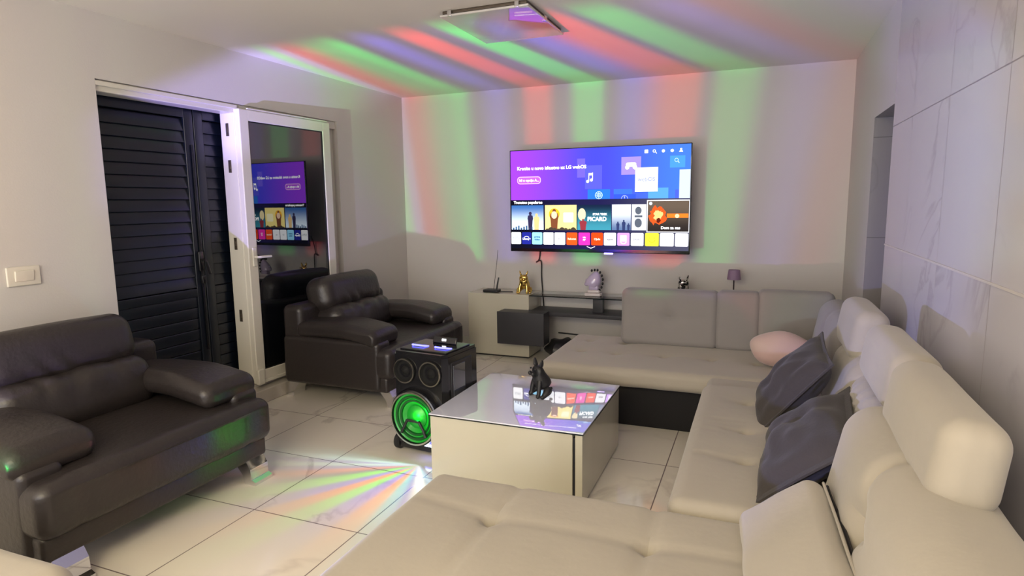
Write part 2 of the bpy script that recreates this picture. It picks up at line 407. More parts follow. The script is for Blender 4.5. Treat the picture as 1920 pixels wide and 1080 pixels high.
# ------------------------------------------------------------------ room
XL, XR, YW, H, YB = -3.51, .659, 5.724, 2.564, -3.0
struct('floor', box(XL-.3, XR+1.2, YB, YW+.2, -.05, 0), M['floor'])
struct('ceiling', box(XL-.3, XR+1.2, YB, YW+.2, H, H+.08), M['ceiling'])
struct('wall_far', box(XL-.3, XR+.02, YW, YW+.2, 0, H), M['wall'])
DY0, DY1, DZ0, DZ1 = 2.475, 4.63, .125, 2.20
struct('wall_left', joing(box(XL-.3, XL, YB, DY0, 0, H), box(XL-.3, XL, DY1, YW, 0, H), box(XL-.3, XL, DY0, DY1, 0, DZ0), box(XL-.3, XL, DY0, DY1, DZ1, H)), M['wall'])
RY0, RY1, RZ = 4.01, 4.66, 1.99
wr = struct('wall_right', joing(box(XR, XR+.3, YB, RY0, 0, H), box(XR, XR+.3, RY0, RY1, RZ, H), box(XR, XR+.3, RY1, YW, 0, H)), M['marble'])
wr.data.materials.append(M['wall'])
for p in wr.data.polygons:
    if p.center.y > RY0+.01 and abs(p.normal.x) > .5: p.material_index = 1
wr.data.materials.append(M['marble_shaded'])
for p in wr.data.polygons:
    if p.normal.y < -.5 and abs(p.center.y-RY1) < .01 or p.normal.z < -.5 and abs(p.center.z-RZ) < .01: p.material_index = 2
struct('wall_passage', joing(box(XR+1.1, XR+1.2, RY0-.3, RY1+.3, 0, H), box(XR+.3, XR+1.1, RY1, RY1+.1, 0, H), box(XR+.3, XR+1.1, RY0-.1, RY0, 0, H)), M['marble_shaded'])
struct('baseboard_far', box(-3.51, XR, YW-.014, YW, 0, .09), M['white_pvc'])
struct('baseboard_left', box(XL, XL+.014, 4.70, YW-.014, 0, .09), M['white_pvc'])
struct('trim_1', rbox(XL-.02, XL+.10, 1.9, 4.0, 0, .105, r=.008), mat('step_tile', (.50, .46, .40), .2, var=.05))
struct('trim_2', box(XR-.004, XR, YB, RY0, 1.216, 1.224), mat('joint_highlight_strip', (.62, .58, .55), .25))  # pale strip: highlight on the grout joint put into the colour

# patio door: white frame, glazed leaf, lock fittings
d1 = struct('door_1', joing(rbox(XL-.14, XL-.02, DY0, DY1, 2.135, 2.20, .006), rbox(XL-.10, XL+.0, DY0, 3.50, 2.165, 2.192, .004), rbox(XL-.14, XL-.006, 3.470, 3.56, DZ0, 2.14, .005),
     rbox(XL-.12, XL-.05, 4.50, 4.63, DZ0, 2.14, .006), rbox(XL-.14, XL-.02, DY0, DY1, DZ0, .175, .006)), M['white_pvc'])
lx0, lx1 = XL+.0, XL+.056
LM = Matrix.Translation((XL+.018, 4.435, 0)) @ Matrix.Rotation(math.radians(-2.2), 4, 'Z') @ Matrix.Translation((-XL, -4.435, 0))
def leaf(name, *g): return struct(name, xf(joing(*g[:-1]), LM), g[-1], d1)
leaf('door_leaf', rbox(lx0, lx1, 3.475, 3.560, .135, 2.165, .008), rbox(lx0, lx1, 4.345, 4.435, .135, 2.165, .008), rbox(lx0, lx1, 3.55, 4.35, 2.085, 2.165, .008), rbox(lx0, lx1, 3.55, 4.35, .135, .235, .008),
     rbox(lx1-.002, lx1+.010, 3.475, 4.435, .135, .160, .004), M['white_pvc'])
leaf('glass_pane', box(lx0+.02, lx1-.012, 3.55, 4.35, .23, 2.09), M['smoked'])
leaf('glazing_seal', box(lx1-.013, lx1-.006, 3.556, 3.563, .23, 2.09), box(lx1-.013, lx1-.006, 4.338, 4.346, .23, 2.09), box(lx1-.013, lx1-.006, 3.56, 4.34, 2.078, 2.086), box(lx1-.013, lx1-.006, 3.56, 4.34, .234, .242), M['rubber'])
leaf('door_handle', rbox(lx1, lx1+.012, 3.505, 3.54, 1.03, 1.17, .005), tube([(lx1+.01, 3.522, 1.10), (lx1+.045, 3.522, 1.10), (lx1+.05, 3.54, 1.10), (lx1+.05, 3.64, 1.098)], .009, 10), M['white_pvc'])
leaf('corner_hinge', rbox(lx1-.01, lx1+.022, 3.470, 3.53, .13, .25, .008), M['white_pvc'])
leaf('top_runner', rbox(lx1-.01, lx1+.008, 3.55, 4.40, 2.168, 2.176, .003), M['white_pvc'])
for z in (2.02, 1.76, 1.20, .66):
    struct('lock_fitting', joing(rbox(XL-.088, XL-.062, 3.4655, 3.471, z-.045, z+.045, .002), rbox(XL-.082, XL-.068, 3.462, 3.467, z-.018, z+.018, .002)), M['lampmetal'], d1)

# louvred shutters closed outside the door
def shutter(y0, y1, label, name='louvered_shutter'):
    x0, x1 = XL-.215, XL-.175
    t = thing(name, label, 'shutter', (XL-.195, (y0+y1)/2, DZ0))
    fr = .075; zs = .90
    obj('shutter_frame', joing(rbox(x0, x1, y0, y0+fr, DZ0, 2.19, .006), rbox(x0, x1, y1-fr, y1, DZ0, 2.19, .006), rbox(x0, x1, y0+fr-.004, y1-fr+.004, 2.08, 2.19, .006), rbox(x0, x1, y0+fr-.004, y1-fr+.004, zs-.06, zs, .006), rbox(x0, x1, y0+fr-.004, y1-fr+.004, DZ0, .22, .006)), M['shutter'], t)
    z = zs+.012
    n = 0
    while z < 2.06:
        g = rbox(-.004, .004, y0+fr-.003, y1-fr+.003, -.043, .043, .0035, k=2)
        obj('slat', xf(g, TR((XL-.192, 0, z+.035), ry=-10)), M['shutter'], t); z += .0775; n += 1
    g = [rbox(x0+.008, x1-.010, y0+fr-.003, y1-fr+.003, .22+i*.078, .22+i*.078+.074, .005, k=2) for i in range(8)]
    g.append(box(x0+.004, x0+.012, y0+fr-.003, y1-fr+.003, .21, zs-.05))
    obj('board_panel', joing(*g), M['shutter'], t)
    return t
s1 = shutter(2.45, 3.265, 'wide black louvred shutter leaf closed across the open side of the patio door')
s2 = shutter(3.272, 4.64, 'black louvred shutter leaf behind the white door post and glazed door')
obj('shutter_latch', joing(rbox(XL-.175, XL-.155, 3.21, 3.25, 1.02, 1.16, .005), tube([(XL-.16, 3.235, 1.10), (XL-.125, 3.235, 1.10), (XL-.12, 3.238, 1.09), (XL-.12, 3.262, 1.00)], .009, 8), tube([(XL-.168, 3.235, .45), (XL-.168, 3.235, 1.9)], .007, 8), rbox(XL-.175, XL-.15, 3.222, 3.252, .93, .99, .004)), M['black_gl'], s1)
struct('night_blackout', box(XL-.42, XL-.40, 2.2, 4.9, 0, H), mat('night_board', (.004, .004, .005), .9))  # unseen black board added to keep world light off the shutters

# light switch
t = thing('light_switch', 'white wall light switch on the plain wall beside the open patio door', 'switch', (XL, 1.99, 1.09))
obj('plate', rbox(XL, XL+.012, 1.91, 2.07, 1.085, 1.185, .009, k=3), M['plate'], t)
obj('rocker', xf(rbox(0, .010, 1.945, 2.035, -.028, .028, .004), TR((XL+.009, 0, 1.137), ry=6)), M['plate'], t)

# ceiling lamp
t = thing('ceiling_lamp', 'square ceiling lamp with a glossy white glass panel, switched off', 'ceiling lamp', (-1.47, 3.60, H))
obj('backing_frame', joing(rbox(-1.732, -1.218, 3.296, 3.922, H-.019, H-.001, .004)), M['lampmetal'], t)
obj('glass_panel', rbox(-1.745, -1.205, 3.285, 3.935, H-.036, H-.022, .006), M['panel_glass'], t)
for x, y in ((-1.68, 3.30), (-1.27, 3.30), (-1.22, 3.6)):
    obj('clip', rbox(x-.012, x+.012, y-.025, y-.01 if y < 3.5 else y+.02, H-.038, H-.004, .003), M['chrome'], t)

# ------------------------------------------------------------------ television
TY = 5.42
TX0, TX1, TZ0, TZ1 = -2.185, -.545, 1.018, 1.952
t = thing('television', 'large flat television showing a purple and blue menu on the far wall', 'television', ((TX0+TX1)/2, TY, TZ0))
obj('housing', joing(rbox(TX0, TX1, TY, TY+.022, TZ0, TZ1, .006), rbox(TX0+.15, TX1-.15, TY+.02, TY+.055, TZ0+.05, TZ1-.30, .015)), M['black_gl'], t)
obj('wall_bracket', joing(rbox(-1.55, -1.18, YW-.03, YW-.001, 1.25, 1.65, .006), rbox(-1.45, -1.41, TY+.05, YW-.025, 1.43, 1.47, .006), rbox(-1.32, -1.28, TY+.05, YW-.025, 1.43, 1.47, .006)), M['black_pl'], t)
SX0, SX1, SZ0, SZ1 = TX0+.010, TX1-.010, TZ0+.030, TZ1-.008
SW, SH = SX1-SX0, SZ1-SZ0
def SU(u): return SX0+u*SW
def SV(v): return SZ1-v*SH
def quad(u0, u1, v0, v1, lay=1, r=0):
    y = TY-.0006*lay
    if r == 0:
        return [(SU(u0), y, SV(v0)), (SU(u1), y, SV(v0)), (SU(u1), y, SV(v1)), (SU(u0), y, SV(v1))], [(0, 3, 2, 1)]
    P = []; x0, x1, z0, z1 = SU(u0), SU(u1), SV(v1), SV(v0)
    for cx, cz, a0 in ((x1-r, z1-r, 0), (x0+r, z1-r, 90), (x0+r, z0+r, 180), (x1-r, z0+r, 270)):
        for i in range(5):
            a = math.radians(a0+i*22.5); P.append((cx+r*math.cos(a), y, cz+r*math.sin(a)))
    return P, [tuple(range(len(P)))]
def disc(u, v, r, lay, n=18, ry=None, a0=0, a1=360):
    y = TY-.0006*lay; ry = ry or r
    P = [(SU(u), y, SV(v))]+[(SU(u)+r*math.cos(math.radians(a0+(a1-a0)*i/n)), y, SV(v)+ry*math.sin(math.radians(a0+(a1-a0)*i/n))) for i in range(n+1)]
    return P, [(0, i+1, i+2) for i in range(n)]
def ring(u, v, r, w, lay, n=20, a0=0, a1=360):
    y = TY-.0006*lay; P = []
    for i in range(n+1):
        a = math.radians(a0+(a1-a0)*i/n)
        for q in (r, r-w): P.append((SU(u)+q*math.cos(a), y, SV(v)+q*math.sin(a)))
    return P, [(2*i, 2*i+1, 2*i+3, 2*i+2) for i in range(n)]
def stext(s, u, v, size, lay, bold=0, align='LEFT'):
    return text_geo(s, size, Matrix.Translation((SU(u), TY-.0006*lay, SV(v))) @ Euler((PI/2, 0, 0)).to_matrix().to_4x4(), bold, align)
ES = 1.45
EM = {}
def ecol(r, g, b, s=1.0):
    k = (r, g, b, s)
    if k not in EM: EM[k] = emis('screen_colour', hexc(r, g, b), s=ES*s)
    return EM[k]
WH = ecol(255, 255, 255, 1.25)
# lower dark area, upper menu wash
X0r, X1r = SX0-(TX0+TX1)/2, SX1-(TX0+TX1)/2
scr = obj('screen', quad(0, 1, 0, 1, 1), emis('screen_wash', hexc(146, 60, 222), hexc(66, 68, 220), 'X', ES, X0r, X1r, hexc(64, 112, 222)), t, smooth=False)
obj('menu_lower_band', quad(0, 1, .50, 1, 2), emis('screen_band', hexc(14, 14, 26), hexc(30, 28, 70), 'X', ES, X0r, X1r, hexc(70, 70, 90)), scr, smooth=False)
#obj('menu_shade', quad(0, 1, .36, .50, 1.5), emis('screen_band2', hexc(104, 48, 205), hexc(62, 66, 215), 'X', ES, X0r, X1r, hexc(90, 140, 225)), scr, smooth=False)
obj('headline', joing(stext('Krenite u novo iskustvo uz LG webOS', .04, .195, .042, 3, .0012)), WH, scr, smooth=False)
obj('menu_button', joing(quad(.04, .183, .262, .338, 2, .028)), ecol(238, 180, 240), scr, smooth=False)
obj('menu_button_face', quad(.044, .179, .270, .330, 3, .024), ecol(176, 90, 222), scr, smooth=False)
obj('button_text', stext('Idi u opciju A...', .052, .312, .032, 4, .001), WH, scr, smooth=False)
for u in (.772, .815, .860, .905, .950):
    if u == .815: g = joing(ring(u-.002, .055, .013, .005, 3), prism([(SU(u)+.006, SV(.055)-.008), (SU(u)+.010, SV(.055)-.006), (SU(u)+.020, SV(.055)-.020), (SU(u)+.016, SV(.055)-.022)], 1, TY-.0019, TY-.0017))
    elif u == .772: g = quad(u-.009, u+.009, .040, .072, 3, .003)
    elif u == .950: g = joing(disc(u, .046, .008, 3), disc(u, .072, .015, 3, a0=0, a1=180))
    else: g = disc(u, .057, .013, 3)
    obj('menu_icon', g, WH, scr, smooth=False)
def square(u0, u1, v0, v1, c, extra=None, lay=2.5):
    q = obj('menu_square', quad(u0, u1, v0, v1, lay), c, scr, smooth=False)
square(.395, .44, .10, .285, ecol(108, 92, 228), lay=2.2)
square(.44, .535, .17, .40, ecol(84, 86, 214), lay=2.4)
square(.64, .745, .10, .27, ecol(150, 130, 222))
square(.715, .835, .205, .435, ecol(250, 250, 255, .85), lay=3.2)
square(.895, .972, .105, .215, ecol(70, 140, 205))
square(.455, .580, .405, .50, ecol(42, 110, 205))
square(.600, .700, .405, .46, ecol(60, 105, 215), lay=2.3)
square(.600, .720, .455, .50, ecol(50, 80, 205))
square(.785, .890, .40, .50, ecol(84, 150, 222))
square(.945, 1.0, .235, .50, ecol(190, 205, 235), lay=2.2)
square(.925, .945, .42, .50, ecol(70, 90, 200), lay=2.2)
obj('music_note_icon', joing(disc(.455, .325, .013, 4), disc(.476, .312, .013, 4), quad(.460, .4635, .255, .325, 4), quad(.481, .4845, .240, .312, 4), quad(.460, .4845, .245, .265, 4)), WH, scr, smooth=False)
obj('gamepad_icon', joing(quad(.665, .72, .155, .195, 4, .015), disc(.672, .20, .018, 4), disc(.713, .20, .018, 4)), WH, scr, smooth=False)
obj('system_name', stext('webOS', .775, .335, .050, 4.5, 0, 'CENTER'), ecol(120, 135, 190), scr, smooth=False)
obj('globe_icon', joing(ring(.518, .462, .034, .005, 4), ring(.518, .462, .017, .004, 4), quad(.5165, .5195, .427, .497, 4), quad(.498, .538, .459, .464, 4), quad(.501, .535, .444, .448, 4), quad(.501, .535, .476, .480, 4)), ecol(190, 220, 250), scr, smooth=False)
obj('info_icon', joing(ring(.660, .50, .030, .004, 4, a0=0, a1=180), quad(.658, .662, .475, .497, 4)), ecol(170, 180, 240), scr, smooth=False)
obj('search_icon', joing(ring(.928, .145, .016, .004, 4), prism([(SU(.928)+.010, SV(.145)-.014), (SU(.928)+.014, SV(.145)-.010), (SU(.928)+.026, SV(.145)-.022), (SU(.928)+.022, SV(.145)-.026)], 1, TY-.0025, TY-.0023)), ecol(200, 225, 245), scr, smooth=False)
obj('row_heading', stext('Trenutno popularno', .018, .538, .034, 4, .0014), WH, scr, smooth=False)
def wash(c1, c2, z0, z1, s=1): return emis('poster_wash', hexc(*c1), hexc(*c2), 'Z', ES*s, z0-TZ0, z1-TZ0)
PZ0, PZ1 = SV(.805), SV(.555)
def poster(u0, u1, m, v0=.555, v1=.805): return obj('poster', quad(u0, u1, v0, v1, 3), m, scr, smooth=False)
def fig(u, h, w, lay, v1=.805):   # a plain standing figure
    x = SU(u); z = SV(v1); y = TY-.0006*lay
    P = [(x-w*.35, z), (x+w*.35, z), (x+w*.42, z+h*.5), (x+w*.5, z+h*.62), (x+w*.42, z+h*.78), (x+w*.12, z+h*.82), (x-w*.12, z+h*.82), (x-w*.42, z+h*.78), (x-w*.5, z+h*.62), (x-w*.42, z+h*.5)]
    return joing(([(a, y, b) for a, b in P], [tuple(range(len(P)))]), ([(x+h*.09*math.cos(i*PI/6), y, z+h*.90+h*.10*math.sin(i*PI/6)) for i in range(12)], [tuple(range(12))]))
p = poster(0.003, .198, wash((225, 240, 252), (52, 100, 165), PZ0, PZ1))
obj('poster_figure', fig(.118, .165, .055, 4), ecol(48, 42, 74), scr, smooth=False)
obj('poster_figure', fig(.156, .150, .060, 4), ecol(225, 190, 130), scr, smooth=False)
obj('poster_skyline', joing(*[quad(.01+i*.016, .02+i*.016, .785-.01*((i*7) % 3), .805, 4) for i in range(8)]), ecol(60, 92, 130), scr, smooth=False)
p = poster(.207, .392, ecol(250, 228, 140))
obj('poster_disc', disc(.262, .645, .052, 4), ecol(245, 178, 40), scr, smooth=False)
obj('poster_figure', fig(.262, .19, .085, 5), ecol(120, 70, 45), scr, smooth=False)
obj('poster_face', disc(.262, .655, .028, 6, ry=.034), ecol(240, 200, 170), scr, smooth=False)
obj('poster_ground', joing(*[disc(.22+i*.022, .81, .016+.006*((i*5) % 3), 6, a0=0, a1=180) for i in range(8)]), ecol(70, 60, 50), scr, smooth=False)
obj('poster_panel', quad(.315, .375, .63, .73, 5, .01), ecol(255, 246, 200), scr, smooth=False)
p = poster(.397, .588, wash((60, 140, 160), (22, 34, 60), PZ0, PZ1))
obj('poster_hair', disc(.423, .650, .036, 4, ry=.055), ecol(238, 220, 170), scr, smooth=False)
obj('poster_figure', fig(.430, .10, .07, 5), ecol(140, 50, 60), scr, smooth=False)
obj('poster_title', joing(stext('PICARD', .455, .715, .050, 6, .002), stext('STAR TREK', .485, .658, .026, 6, .001)), WH, scr, smooth=False)
p = poster(.592, .695, wash((88, 110, 150), (235, 240, 246), PZ0, PZ1))
obj('poster_figure', joing(fig(.625, .075, .03, 4), fig(.657, .09, .034, 4), fig(.683, .06, .026, 4)), ecol(48, 58, 100), scr, smooth=False)
p = poster(.70, .777, ecol(222, 226, 232))
obj('poster_figure', joing(disc(.735, .615, .028, 4, ry=.034), disc(.735, .735, .032, 4, ry=.040), quad(.715, .757, .66, .68, 4)), ecol(86, 92, 104), scr, smooth=False)
obj('poster_border', quad(.780, 1.0, .515, .825, 3.5), ecol(240, 240, 245), scr, smooth=False)
obj('poster', quad(.785, .998, .525, .817, 4), wash((44, 38, 36), (96, 82, 70), PZ0, PZ1), scr, smooth=False)
def burst(u, v, r, lay, seed, n=26):
    rnd = random.Random(seed); y = TY-.0006*lay
    P = [(SU(u), y, SV(v))]+[(SU(u)+r*(.65+.5*rnd.random())*math.cos(2*PI*i/n), y, SV(v)+1.15*r*(.65+.5*rnd.random())*math.sin(2*PI*i/n)) for i in range(n)]
    return P, [(0, i+1, (i+1) % n+1) for i in range(n)]
obj('poster_burst', burst(.840, .665, .078, 5, 3), ecol(235, 84, 34), scr, smooth=False)
obj('poster_burst_core', burst(.840, .66, .042, 6, 5), ecol(252, 190, 120), scr, smooth=False)
obj('poster_burst_dark', burst(.842, .71, .020, 7, 6), ecol(90, 30, 20), scr, smooth=False)
obj('poster_bar', joing(quad(.885, .995, .645, .685, 6)), ecol(240, 120, 40), scr, smooth=False)
obj('poster_badge', joing(disc(.938, .668, .018, 7)), ecol(250, 200, 160), scr, smooth=False)
obj('poster_caption', stext('Dom za nas', .855, .793, .034, 7, .001), WH, scr, smooth=False)
obj('poster_badge', disc(.800, .548, .014, 6), ecol(200, 215, 240), scr, smooth=False)
apps = [(0, .060, (250, 250, 252), ('KPN', (170, 175, 180))), (.066, .123, (34, 40, 140), 'swoosh'), (.128, .190, (150, 215, 245), ('prime\nvideo', (20, 70, 120))), (.196, .258, (252, 252, 255), ('tv', (180, 185, 190))), (.263, .327, (252, 252, 255), ('tv :', (150, 150, 160))), (.334, .397, (240, 84, 30), ('Rakuten', (255, 230, 200))),
        (.404, .470, (236, 50, 170), ('viu\nPP', (255, 240, 250))), (.477, .543, (240, 70, 24), ('O)ulu', (255, 240, 225))), (.548, .616, (252, 252, 255), ('apple', (120, 120, 130))), (.623, .690, (206, 150, 244), 'bubble'), (.697, .765, (252, 252, 255), ('SPORT', (150, 150, 160))), (.773, .846, (244, 236, 60), 'smile'), (.851, .924, (252, 252, 255), ('C', (175, 178, 185))), (.930, .998, (252, 252, 255), (':', (120, 120, 130)))]
for u0, u1, c, mk in apps:
    a = obj('app_tile', quad(u0, u1, .832, .958, 3, .010), ecol(*c, 0.9 if min(c) > 200 else 1.0), scr, smooth=False)
    uc = (u0+u1)/2
    if mk == 'swoosh': g, mc = joing(ring(uc, .905, .030, .005, 4, a0=30, a1=150), stext('Disney+', uc, .91, .024, 4, .001, 'CENTER')), WH
    elif mk == 'bubble': g, mc = joing(quad(uc-.018, uc+.018, .855, .915, 4, .006), ring(uc, .910, .030, .008, 4, a0=190, a1=350)), ecol(245, 235, 255)
    elif mk == 'smile': g, mc = joing(disc(uc-.012, .88, .004, 4), disc(uc+.012, .88, .004, 4), ring(uc, .89, .030, .004, 4, a0=190, a1=350)), ecol(180, 160, 30)
    else:
        s = mk[0]; g = stext(s, uc, .905 if '\n' not in s else .888, .024 if len(s) > 3 else .034, 4, .0008, 'CENTER'); mc = ecol(*mk[1])
    obj('app_mark', g, mc, scr, smooth=False)
obj('chevron', prism([(SU(.452), SV(.968)), (SU(.475), SV(.985)), (SU(.498), SV(.968)), (SU(.498), SV(.974)), (SU(.475), SV(.992)), (SU(.452), SV(.974))], 1, TY-.0022, TY-.0020), WH, scr, smooth=False)
obj('standby_light', joing(rbox(-1.285, -1.205, TY-.006, TY+.012, TZ0-.012, TZ0+.002, .004)), mat('violet_led', (.2, .2, .5), .3, emit=(.35, .25, 1), estr=5), t)
# cables
def cable(name, pts, r, label, m=None):
    P = [Vector(p) for p in pts]; Q = []
    for i in range(len(P)-1):
        a, b, c, d = P[max(i-1, 0)], P[i], P[i+1], P[min(i+2, len(P)-1)]
        for j in range(8):
            s = j/8; Q.append(.5*((2*b)+(c-a)*s+(2*a-5*b+4*c-d)*s*s+(3*b-a-3*c+d)*s**3))
    Q.append(P[-1])
    o = obj(name, tube(Q, r, 8), m or M['rubber']); o['label'] = label; o['category'] = 'cable'; return o
cable('power_cable', [(-2.02, YW-.10, 1.12), (-1.99, YW-.03, 1.02), (-2.00, YW-.02, .92), (-2.03, YW-.02, .89), (-1.98, YW-.02, .90), (-1.975, YW-.022, .75), (-1.965, YW-.022, .62), (-1.955, YW-.022, .48), (-1.945, YW-.022, .30)], .006, 'thin black cable hanging down the wall below the television')
cable('floor_cable', [(-1.80, YW-.03, .20), (-1.5, YW-.02, .185), (-1.2, YW-.02, .17), (-.9, YW-.02, .16)], .007, 'black cable running low along the far wall under the bench shelf')

# ------------------------------------------------------------------ TV bench
t = thing('television_bench', 'white and charcoal television bench with a clear glass shelf against the far wall', 'television stand', (-1.4, 5.5, 0))
obj('cabinet', joing(rbox(-2.615, -1.985, 5.36, YW-.016, .015, .612, .004), ), M['white_gloss'], t, label='white lacquered end cabinet')
obj('plinth', box(-2.60, -2.0, 5.375, YW-.02, 0, .016), M['black_pl'], t)
obj('plinth', box(-.60, -.02, 5.375, YW-.02, 0, .016), M['black_pl'], t)
obj('cabinet', rbox(-.615, -.005, 5.36, YW-.016, .015, .612, .004), M['white_gloss'], t, label='white lacquered end cabinet')
obj('drawer_box', rbox(-2.235, -1.785, 5.20, 5.37, .172, .472, .003), M['black_lac'], t, label='charcoal box standing proud of the cabinet')
obj('drawer_front', rbox(-2.240, -1.780, 5.190, 5.204, .170, .474, .003), M['black_lac'], t)
obj('shelf', rbox(-1.984, -.616, 5.36, YW-.05, .425, .462, .003), M['black_lac'], t, label='long charcoal shelf')
obj('glass_shelf', rbox(-1.984, -.618, 5.37, YW-.05, .602, .612, .003), M['clear'], t, label='clear glass shelf')
obj('glass_shelf_edge', box(-1.984, -.618, 5.366, 5.3695, .602, .612), M['glass_edge'], t)
obj('support_post', rbox(-1.395, -1.30, 5.46, 5.52, .462, .602, .004), M['black_lac'], t)
obj('foot', rbox(-.70, -.65, 5.40, YW-.03, .0, .425, .004), M['black_lac'], t)
obj('black_bag', joing(ellips((-1.66, 5.45, .10), (.20, .16, .10), fn=lambda p, d: p*(1+.12*math.sin(9*d.x+3*d.y))+Vector((0, 0, 0)))), M['black_pl'], label='black soft bag on the floor under the bench shelf', category='bag')
# router
t = thing('wifi_router', 'small black router with upright antennas on the white end cabinet', 'router', (-2.385, 5.44, .613))
obj('router_body', rbox(-2.48, -2.32, 5.40, 5.50, .613, .640, .012, k=4), M['black_pl'], t)
obj('antenna', tube([(-2.355, 5.46, .635), (-2.335, 5.47, .755)], .009, 8, .007), M['black_pl'], t)
obj('antenna', tube([(-2.385, 5.46, .635), (-2.36, 5.49, .90), (-2.352, 5.50, 1.02)], .0028, 6, .002), M['black_pl'], t)
cable('router_cable', [(-2.33, 5.45, .618), (-2.28, 5.48, .617), (-2.20, 5.50, .616)], .004, 'short black cable lying behind the router on the white cabinet')

# ------------------------------------------------------------------ french bulldog statuettes (about .22 m tall, facing -y)
def bulldog_geo():
    P = [(0, .040, .052, .062, .058), (0, .024, .088, .060, .056), (0, .002, .120, .056, .050), (0, -.006, .146, .046, .042), (0, -.014, .170, .054, .047), (0, -.040, .160, .036, .030)]
    E = [(0, 1), (1, 2), (2, 3), (3, 4), (4, 5)]
    parts = [skin_geo(P, E, 2)]
    for s in (-1, 1):
        parts.append(skin_geo([(s*.022, -.008, .118, .022), (s*.036, -.022, .080, .017), (s*.040, -.030, .038, .014), (s*.042, -.034, .012, .014), (s*.044, -.052, .010, .013)], [(0, 1), (1, 2), (2, 3), (3, 4)], 2))
        parts.append(skin_geo([(s*.034, .044, .052, .030), (s*.060, .024, .040, .029), (s*.064, .000, .026, .020), (s*.066, -.016, .012, .014), (s*.068, -.034, .010, .013)], [(0, 1), (1, 2), (2, 3), (3, 4)], 2))
        parts.append(skin_geo([(s*.024, -.006, .186, .019, .011), (s*.034, -.006, .205, .019, .008), (s*.040, -.006, .224, .013, .006), (s*.042, -.006, .238, .005, .003)], [(0, 1), (1, 2), (2, 3)], 1))
        parts.append(ellips((s*.014, -.056, .153), (.016, .014, .014), 12, 8))      # jowls
        parts.append(ellips((s*.024, -.046, .181), (.0065, .006, .0065), 10, 6))   # eyes
    parts.append(ellips((0, -.068, .166), (.008, .006, .006), 10, 6))              # nose
    parts.append(ellips((0, .085, .035), (.010, .012, .010), 10, 6))               # tail stub
    return joing(*parts)
DOG = bulldog_geo()
def dog(name, loc, rz, s, m, label):
    t = thing(name, label, 'figurine', loc, local=True)
    b = obj('dog_body', xf(DOG, TR((0, 0, 0), rz=rz, s=s)), m, t, ang=80); return t
def patchy():
    m = bpy.data.materials.new('silver_and_black'); m.use_nodes = True; nt = m.node_tree; b = nt.nodes['Principled BSDF']
    n = nt.nodes.new('ShaderNodeTexVoronoi'); n.inputs['Scale'].default_value = 42; tc = nt.nodes.new('ShaderNodeTexCoord'); nt.links.new(tc.outputs['Object'], n.inputs[0])
    r = nt.nodes.new('ShaderNodeValToRGB'); r.color_ramp.interpolation = 'CONSTANT'; r.color_ramp.elements[0].color = (.01, .01, .01, 1); r.color_ramp.elements[1].position = .5; r.color_ramp.elements[1].color = (.75, .72, .66, 1)
    nt.links.new(n.outputs['Color'], r.inputs[0]); nt.links.new(r.outputs[0], b.inputs['Base Color']); b.inputs['Metallic'].default_value = .8; b.inputs['Roughness'].default_value = .18
    return m
dog('bulldog_figurine', (-2.065, 5.45, .612), 4, .93, M['gold'], 'gold sitting bulldog figurine on the white end cabinet')
dog('bulldog_figurine', (-.595, 5.47, .612), 14, .95, patchy(), 'silver and black sitting bulldog figurine peeping over the sofa backrest')

# spiked head statue
t = thing('head_statue', 'pale lilac head statue with a dark beaded crest on the clear glass shelf', 'statue', (-1.39, 5.50, .612))
obj('statue_base', joing(rbox(-1.475, -1.325, 5.455, 5.545, .6125, .642, .01), rbox(-1.455, -1.335, 5.465, 5.535, .640, .672, .014)), mat('clear_statue_base', (.62, .56, .54), .1, coat=.5), t)
def headfn(p, d):
    q = p.copy(); k = 1.06-.30*max(-1, d.z); q.x *= k; q.y *= k
    q.x += .028*d.z
    if d.z < -.1: q.z = max(q.z, -.052-.02*(q.x/.08))
    return q
obj('statue_head', joing(ellips((-1.402, 5.50, .752), (.066, .046, .088), 28, 20, headfn), ellips((-1.462, 5.50, .722), (.024, .028, .020), 14, 10), ellips((-1.463, 5.50, .752), (.014, .014, .020), 10, 8), rbox(-1.440, -1.350, 5.468, 5.532, .668, .712, .014)), M['statue'], t)
for i in range(9):
    a = math.radians(108-i*20); r = .108 if i > 1 else .10
    obj('crest_bead', ellips((-1.392+.080*math.cos(a), 5.50, .752+r*math.sin(a)), (.010, .018, .013), 10, 8), M['black_gl'], t)

# little lilac lamp
t = thing('table_lamp', 'tiny lilac shaded lamp standing behind the grey sofa backrest', 'lamp', (-.185, 5.50, .612))
obj('lamp_base', lathe([(.045, 0), (.045, .006), (.010, .012), (.008, .016)], 24, Matrix.Translation((-.185, 5.50, .612))), M['lilac'], t)
obj('pole', tube([(-.185, 5.50, .62), (-.185, 5.50, .84)], .006, 10), mat('dark_bronze', (.06, .045, .05), .4, metal=.6), t)
obj('lamp_shade', lathe([(.056, 0), (.046, .082), (.044, .082), (.053, 0), (.056, 0)], 28, Matrix.Translation((-.185, 5.50, .808)), False), M['lilac'], t)

